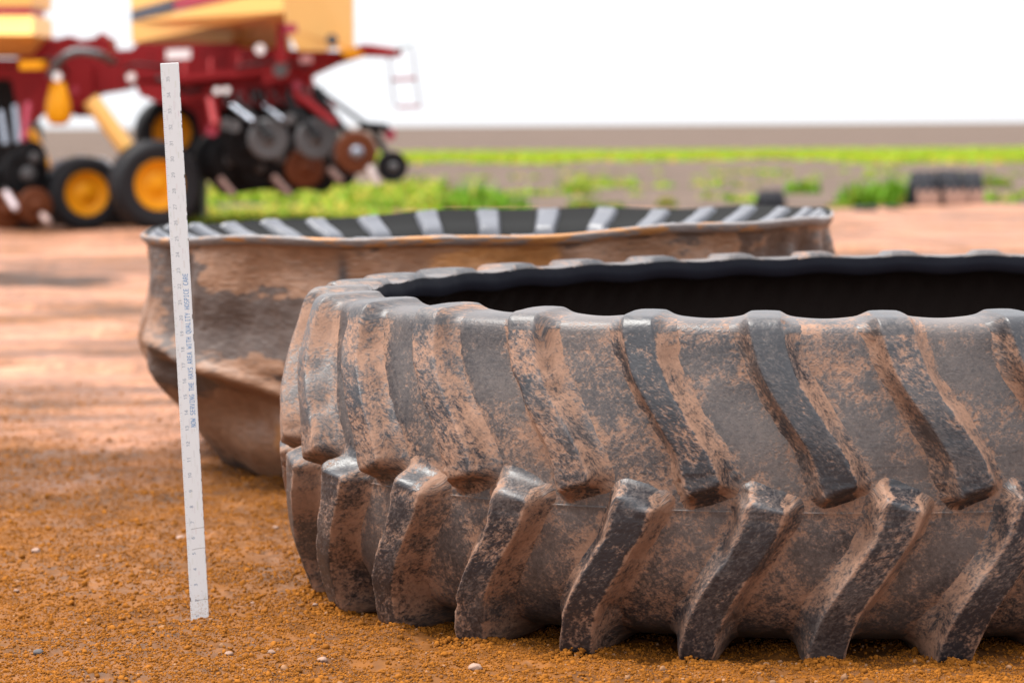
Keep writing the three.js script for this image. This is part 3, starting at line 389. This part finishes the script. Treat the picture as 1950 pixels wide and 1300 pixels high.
// ------------------------------------------------------------------ seed drill
{
  const drill = thing('seed_drill', 'red seed drill with yellow hoppers, disc openers and yellow wheels', 'seed drill', null, [at(300, 436, 21).x, 0, -21]);
  const O = drill.position, red = paint([0.21, 0.007, 0.010]), yel = paint([0.72, 0.42, 0.13], 0.4), gold = paint([0.72, 0.30, 0.004], 0.45), blk = paint([0.004, 0.004, 0.005], 0.6), tyreM = paint([0.012, 0.012, 0.014], 0.6), steel = std([0.22, 0.24, 0.28], 0.3, { metalness: 0.8 }), grey = std([0.07, 0.07, 0.073], 0.5), rust = paint([0.10, 0.026, 0.007], 0.65), white = std([0.8, 0.8, 0.8], 0.5), navy = std([0.05, 0.055, 0.08], 0.5), crim = std([0.30, 0.02, 0.05], 0.45);
  const loc = (v) => v.sub(O);
  // outline in picture points, each with its own distance, given a real thickness away from the viewer
  function slab(name, pts, Z, t, m, parent = drill) {
    const c2 = pts.map(([x, y]) => new THREE.Vector2(x, -y)); let tri = THREE.ShapeUtils.triangulateShape(c2, []);
    const f = pts.map(([x, y, z]) => loc(at(x, y, z ?? Z))), n = f.length, P = [], I = [];
    const b = f.map((v) => v.clone().add(new THREE.Vector3(0, 0, -t)));
    const quad = (a, bb, c, d) => { const k = P.length / 3; for (const v of [a, bb, c, d]) P.push(v.x, v.y, v.z); I.push(k, k + 1, k + 2, k, k + 2, k + 3); };
    for (const arr of [f, b]) { const k = P.length / 3; arr.forEach((v) => P.push(v.x, v.y, v.z)); for (const [x, y, z] of tri) arr === f ? I.push(k + x, k + y, k + z) : I.push(k + x, k + z, k + y); }
    const ccw = THREE.ShapeUtils.area(c2) > 0; for (let i = 0; i < n; i++) { const j = (i + 1) % n; ccw ? quad(f[j], f[i], b[i], b[j]) : quad(f[i], f[j], b[j], b[i]); }
    const g = new THREE.BufferGeometry(); g.setAttribute('position', new THREE.Float32BufferAttribute(P, 3)); g.setIndex(I); const ng = g.toNonIndexed(); ng.computeVertexNormals(); return mesh(name, ng, m, parent);
  }
  const bar = (name, x0, y0, x1, y1, Z0, Z1, r, m, parent = drill, seg = 10) => { const a = loc(at(x0, y0, Z0)), b = loc(at(x1, y1, Z1)), g = new THREE.CylinderGeometry(r, r, a.distanceTo(b), seg); const o = mesh(name, g, m, parent); o.position.copy(a).lerp(b, 0.5); o.quaternion.setFromUnitVectors(new THREE.Vector3(0, 1, 0), b.clone().sub(a).normalize()); return o; };
  const beam = (name, x0, y0, x1, y1, Z0, Z1, h, d, m, parent = drill) => { const a = loc(at(x0, y0, Z0)), b = loc(at(x1, y1, Z1)), g = new RoundedBoxGeometry(a.distanceTo(b), h, d, 1, 0.008); const o = mesh(name, g, m, parent); o.position.copy(a).lerp(b, 0.5); o.quaternion.setFromUnitVectors(new THREE.Vector3(1, 0, 0), b.clone().sub(a).normalize()); return o; };
  const knob = (name, x, y, Z, r, m, parent = drill) => { const g = new THREE.CylinderGeometry(r, r * 1.05, r * 1.4, 12); g.rotateX(Math.PI / 2); const o = mesh(name, g, m, parent); o.position.copy(loc(at(x, y, Z))); return o; };
  function lathe(pts, seg = 40) { const g = new THREE.LatheGeometry(pts.map(([r, z]) => new THREE.Vector2(r, z)), seg); g.rotateX(Math.PI / 2); return g; } // axis towards the viewer
  function wheel(x, y, Z, R, w, yaw, rimR = 0.56) {
    const t = new THREE.Group(); t.name = 'wheel'; t.position.copy(loc(at(x, y, Z))); t.rotation.y = yaw; drill.add(t); const r = rimR * R;
    mesh('tyre', lathe([[r, -w * 0.42], [R * 0.8, -w * 0.5], [R * 0.93, -w * 0.45], [R, -w * 0.28], [R, w * 0.28], [R * 0.93, w * 0.45], [R * 0.8, w * 0.5], [r, w * 0.42]]), tyreM, t);
    mesh('rim', lathe([[r * 1.0, -w * 0.4], [r * 1.02, w * 0.42], [r * 0.93, w * 0.43], [r * 0.88, w * 0.2], [r * 0.5, w * 0.14], [r * 0.42, w * 0.24], [r * 0.2, w * 0.26], [0.0005, w * 0.26]]), gold, t);
    mesh('hub', lathe([[r * 0.2, w * 0.2], [r * 0.19, w * 0.36], [r * 0.1, w * 0.4], [0.0005, w * 0.4]], 20), gold, t); return t;
  }
  function disc(x, y, Z, R, m, hubM, yaw = 0.35, dish = 0.03, th = 0.02) { const t = new THREE.Group(); t.name = 'disc'; t.position.copy(loc(at(x, y, Z))); t.rotation.y = yaw; drill.add(t); mesh('plate', lathe([[R, -th], [R, th * 0.3], [R * 0.86, th], [R * 0.55, dish * 0.5], [R * 0.4, dish], [0.0005, dish]]), m, t); mesh('hub', lathe([[R * 0.34, dish * 0.8], [R * 0.3, dish + 0.03], [R * 0.15, dish + 0.045], [0.0005, dish + 0.045]], 18), hubM, t); return t; }
  function hose(name, pts, r, m) { const c = new THREE.CatmullRomCurve3(pts.map(([x, y, z]) => loc(at(x, y, z)))); return mesh(name, new THREE.TubeGeometry(c, 40, r, 10), m, drill); }

  // hoppers
  const hop = new THREE.Group(); hop.name = 'hopper'; drill.add(hop);
  slab('side_panel', [[248, -60, 22.5], [248, 20, 22.5], [540, -62, 20.3], [540, -140, 20.3]], 21, 0.5, yel, hop);
  slab('side_panel', [[248, 42, 22.46], [250, 82, 22.46], [400, 52, 21.4], [540, 22, 20.26], [540, -22, 20.26]], 21, 0.6, yel, hop);
  slab('stripe', [[249, 22, 22.47], [249, 42, 22.47], [330, 18, 21.85], [330, -4, 21.85]], 21, 0.3, navy, hop);
  slab('stripe', [[331, -4, 21.85], [331, 18, 21.85], [540, -22, 20.27], [540, -62, 20.27]], 21, 0.3, crim, hop);
  slab('bottom', [[262, 84, 22.7], [400, 55, 21.7], [541, 26, 20.6], [546, 60, 21.0], [550, 98, 21.7], [440, 104, 22.3], [440, 84, 22.5]], 22, 0.25, yel, hop);
  slab('end_panel', [[541, -140, 20.28], [541, 26, 20.28], [546, 52, 20.35], [552, 70, 20.4], [566, 96, 20.5], [612, 97, 20.8], [640, 88, 21], [646, 100, 21], [672, 96, 21.2], [670, -140, 21.2]], 20.6, 0.2, yel, hop);
  slab('outlet', [[648, 96], [690, 88], [690, 106], [656, 112]], 20.9, 0.25, gold, hop); knob('gauge', 632, 76, 20.7, 0.045, grey, hop);
  const hop2 = new THREE.Group(); hop2.name = 'hopper'; drill.add(hop2);
  slab('side_panel', [[-160, -100], [-160, 12], [60, 12], [60, -100]], 21.2, 0.9, yel, hop2); slab('stripe', [[-160, 12], [-160, 29], [58, 28], [58, 13]], 21.2, 0.6, crim, hop2);
  slab('side_panel', [[-160, 29, 21.2], [-160, 66, 20.9], [61, 66, 20.9], [61, 29, 21.2]], 21.2, 0.9, yel, hop2); slab('bottom', [[-160, 67, 20.95], [-160, 106, 21.6], [60, 106, 21.6], [63, 67, 20.95]], 21, 0.6, yel, hop2);
  slab('outlet', [[36, 116], [36, 132], [78, 131], [80, 115]], 20.9, 0.25, gold, hop2);
  // frame, and a black slab added as shade beneath it
  slab('main_frame', [[-80, 112], [28, 112], [64, 100], [66, 78], [84, 66], [100, 76], [131, 68], [150, 77], [180, 72], [190, 62], [198, 71], [206, 72], [212, 96], [250, 94], [262, 82], [450, 82], [450, 138], [330, 150], [262, 152], [250, 160], [236, 170], [186, 178], [170, 186], [160, 222], [142, 222], [120, 180], [100, 165], [60, 200], [30, 196], [20, 150], [-80, 150]], 21.6, 0.35, red);
  slab('bracket', [[48, 190], [88, 150], [98, 168], [92, 205], [60, 235], [30, 232], [30, 200]], 21.4, 0.12, red); slab('bracket', [[130, 128], [172, 125], [176, 182], [132, 220]], 21.5, 0.12, red);
  slab('tool_bar', [[440, 92], [500, 92], [590, 96], [640, 98], [700, 84], [756, 92], [752, 108], [690, 106], [640, 122], [588, 146], [540, 152], [440, 152]], 21.2, 0.28, red);
  slab('tool_bar', [[330, 142], [440, 134], [548, 124], [548, 134], [440, 146], [330, 156]], 20.9, 0.2, red); slab('tool_bar', [[255, 158], [380, 164], [560, 152], [590, 160], [590, 174], [470, 186], [300, 196], [265, 180]], 21.1, 0.28, red);
  slab('frame_web', [[255, 150], [440, 140], [592, 140], [600, 176], [640, 205], [560, 200], [420, 205], [400, 262], [384, 262], [372, 215], [330, 192], [268, 184]], 21.9, 0.2, red); slab('under_shade', [[96, 352], [214, 330], [384, 318], [384, 436], [60, 436], [60, 372]], 22.3, 0.4, blk);  // last slab: added black sheet painting the shade behind and under the wheels
  beam('wing_arm', 690, 92, 758, 100, 20.8, 20.6, 0.06, 0.1, red); slab('plate', [[500, 120], [540, 112], [556, 150], [500, 160]], 20.8, 0.08, red); slab('label', [[316, 95], [362, 93], [362, 112], [316, 114]], 21.2, 0.02, white); slab('label', [[571, 106], [594, 105], [594, 119], [571, 120]], 20.9, 0.02, std([0.75, 0.45, 0.48], 0.5));
  slab('post', [[528, 40], [542, 44], [545, 120], [524, 120]], 20.5, 0.06, red); slab('clamp', [[540, 46], [562, 44], [566, 62], [544, 64]], 20.2, 0.08, crim); knob('pivot', 534, 133, 20.7, 0.055, grey); knob('bolt', 413, 173, 20.7, 0.026, white); knob('bolt', 431, 172, 20.7, 0.026, white); knob('bolt', 495, 94, 20.7, 0.04, white); knob('bolt', 249, 147, 21.1, 0.033, white); knob('bolt', 108, 146, 21.0, 0.035, white); knob('bolt', 141, 172, 21.2, 0.028, crim); knob('bolt', 565, 162, 20.8, 0.03, crim);
  // tank, tubes and hoses between the sections
  { const g = lathe([[0.001, 0.16], [0.055, 0.15], [0.095, 0.0], [0.10, -0.12], [0.06, -0.17], [0.001, -0.175]], 24); g.rotateX(-Math.PI / 2); const m = mesh('seed_tower', g, gold, drill); m.position.copy(loc(at(110, 195, 21.1))); }
  bar('axle_arm', 172, 190, 240, 282, 21.0, 21.0, 0.068, yel, drill, 16); bar('axle_arm', 60, 250, 92, 320, 22.2, 22.0, 0.035, gold);
  hose('hose', [[95, 148, 21.0], [104, 126, 21.0], [124, 106, 20.95], [150, 98, 20.95], [185, 103, 20.95], [214, 118, 21.2]], 0.032, std([0.06, 0.065, 0.07], 0.35)); hose('hose', [[300, 150, 20.8], [330, 160, 20.7], [350, 175, 20.8], [385, 170, 21]], 0.02, blk);
  slab('fender', [[95, 318], [104, 306], [150, 296], [196, 302], [214, 318], [204, 322], [150, 304], [104, 320]], 21.35, 0.12, steel);
  // wheels
  wheel(293, 352, 21, 0.345, 0.30, 0.42); wheel(158, 368, 21.35, 0.29, 0.26, 0.42, 0.6); wheel(320, 252, 22.2, 0.27, 0.24, 0.42, 0.6); wheel(40, 380, 21.6, 0.25, 0.2, 0.5, 0.5);
  // disc openers
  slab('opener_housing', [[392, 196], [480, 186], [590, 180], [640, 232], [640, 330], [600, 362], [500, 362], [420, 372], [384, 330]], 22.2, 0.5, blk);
  for (const [x, y, Z, r] of [[414, 300, 21.6, 0.2], [455, 330, 21.6, 0.16], [470, 280, 21.2, 0.18], [545, 335, 21.5, 0.15], [610, 335, 21.5, 0.13], [655, 330, 21.4, 0.1]]) disc(x, y, Z, r, blk, blk, 0.4);
  disc(511, 264, 20.7, 0.155, grey, grey, 0.3, 0.012); disc(601, 264, 20.7, 0.155, grey, grey, 0.3, 0.012); disc(580, 320, 20.9, 0.15, rust, rust, 0.35); disc(678, 290, 20.5, 0.16, rust, steel, 0.25, 0.02); disc(747, 317, 20.4, 0.115, blk, grey, 0.25, 0.02, 0.05);
  for (const [x0, y0, x1, y1, m, r] of [[442, 202, 482, 231, steel, 0.022], [504, 202, 540, 229, steel, 0.02], [452, 192, 515, 262, blk, 0.03], [545, 186, 606, 262, blk, 0.032], [600, 172, 684, 286, blk, 0.028], [598, 166, 706, 244, blk, 0.018], [706, 238, 745, 312, blk, 0.026], [690, 240, 735, 244, blk, 0.035], [560, 176, 640, 236, red, 0.03], [400, 190, 410, 240, red, 0.035]]) bar('opener_arm', x0, y0, x1, y1, 20.8, 20.6, r, m);
  for (const [x0, y0, x1, y1] of [[702, 318, 722, 350], [628, 322, 650, 346], [520, 336, 552, 372], [418, 340, 445, 372]]) bar('scraper', x0, y0, x1, y1, 20.45, 20.4, 0.026, x0 > 690 ? std([0.5, 0.42, 0.4], 0.4) : std([0.12, 0.06, 0.045], 0.5));
  for (const [x, y, m] of [[430, 236, grey], [446, 240, grey], [551, 226, grey], [404, 248, crim], [742, 256, crim]]) knob('coupling', x, y, 20.7, 0.045, m);
  // seed tubes, cylinders and brackets that crowd the opener rows
  for (let k = 0; k < 9; k++) { const x = 404 + k * 24, y = 176 - k * 1.5; hose('seed_tube', [[x, y, 21.0], [x + 6, y + 26, 20.75], [x + 20 + 4 * (k % 3), y + 52, 20.85], [x + 28, y + 92, 21.0]], 0.014, blk); }
  for (let k = 0; k < 7; k++) { const x = 420 + k * 30; slab('opener_bracket', [[x, 172 - k], [x + 12, 171 - k], [x + 20, 196 - k], [x + 8, 198 - k]], 20.95, 0.06, k % 2 ? red : blk); knob('bolt', x + 8, 180 - k, 20.9, 0.012, grey); }
  for (const [x, y] of [[286, 108], [300, 138], [388, 104], [420, 118], [470, 108], [520, 134], [610, 112], [655, 108], [96, 92], [140, 88], [180, 92], [225, 118], [232, 150], [20, 126]]) knob('bolt', x, y, x < 450 ? 21.2 : 20.9, 0.012, blk);
  for (const [x, y0, y1] of [[352, 116, 150], [402, 112, 146], [458, 100, 130], [476, 96, 128]]) beam('stiffener', x, y0, x, y1, 21.2, 21.1, 0.03, 0.04, red);
  hose('hose', [[66, 118, 21.2], [90, 112, 21.1], [110, 118, 21.1], [128, 140, 21.2]], 0.014, blk); hose('hose', [[450, 128, 20.9], [490, 122, 20.7], [530, 118, 20.7], [590, 130, 20.9]], 0.012, blk); hose('hose', [[235, 130, 21.2], [262, 122, 21.0], [300, 126, 21.0], [340, 122, 21.1]], 0.012, blk);
  for (const [x, y, r] of [[438, 304, 0.17], [492, 316, 0.16], [530, 300, 0.15], [636, 300, 0.14], [566, 286, 0.13]]) disc(x, y, 21.35, r, blk, grey, 0.4);
  // left-hand opener rank
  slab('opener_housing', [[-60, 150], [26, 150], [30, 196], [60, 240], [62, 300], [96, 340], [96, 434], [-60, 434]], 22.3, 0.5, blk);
  for (const [x, y, r] of [[48, 330, 0.2], [15, 360, 0.2], [60, 300, 0.13]]) disc(x, y, 21.2, r, blk, grey, 0.7); disc(66, 392, 21.0, 0.14, rust, rust, 0.6); disc(10, 400, 21.0, 0.15, rust, rust, 0.6);
  for (const [x0, y0, x1, y1, m] of [[0, 212, 10, 275, steel], [28, 202, 34, 272, steel], [54, 196, 44, 268, crim], [10, 366, 30, 398, std([0.5, 0.42, 0.44], 0.4)], [80, 410, 92, 422, std([0.4, 0.28, 0.25], 0.5)]]) bar('tine', x0, y0, x1, y1, 20.9, 20.8, 0.026, m);
  // access ladder and marker chain at the far end
  const lad = new THREE.Group(); lad.name = 'ladder'; drill.add(lad); for (const [a, b, c, d] of [[744, 150, 752, 205], [740, 108, 746, 152], [785, 92, 792, 150], [791, 148, 800, 203]]) bar('rail', a, b, c, d, 20.4, 20.4, 0.009, std([0.22, 0.22, 0.24], 0.5), lad, 8);
  bar('handrail', 752, 94, 786, 86, 20.4, 20.4, 0.01, std([0.16, 0.2, 0.2], 0.5), lad, 8); bar('rung', 748, 152, 794, 149, 20.4, 20.4, 0.012, red, lad, 8); bar('rung', 756, 204, 802, 202, 20.4, 20.4, 0.010, red, lad, 8);
}
renderer.render(scene, camera);
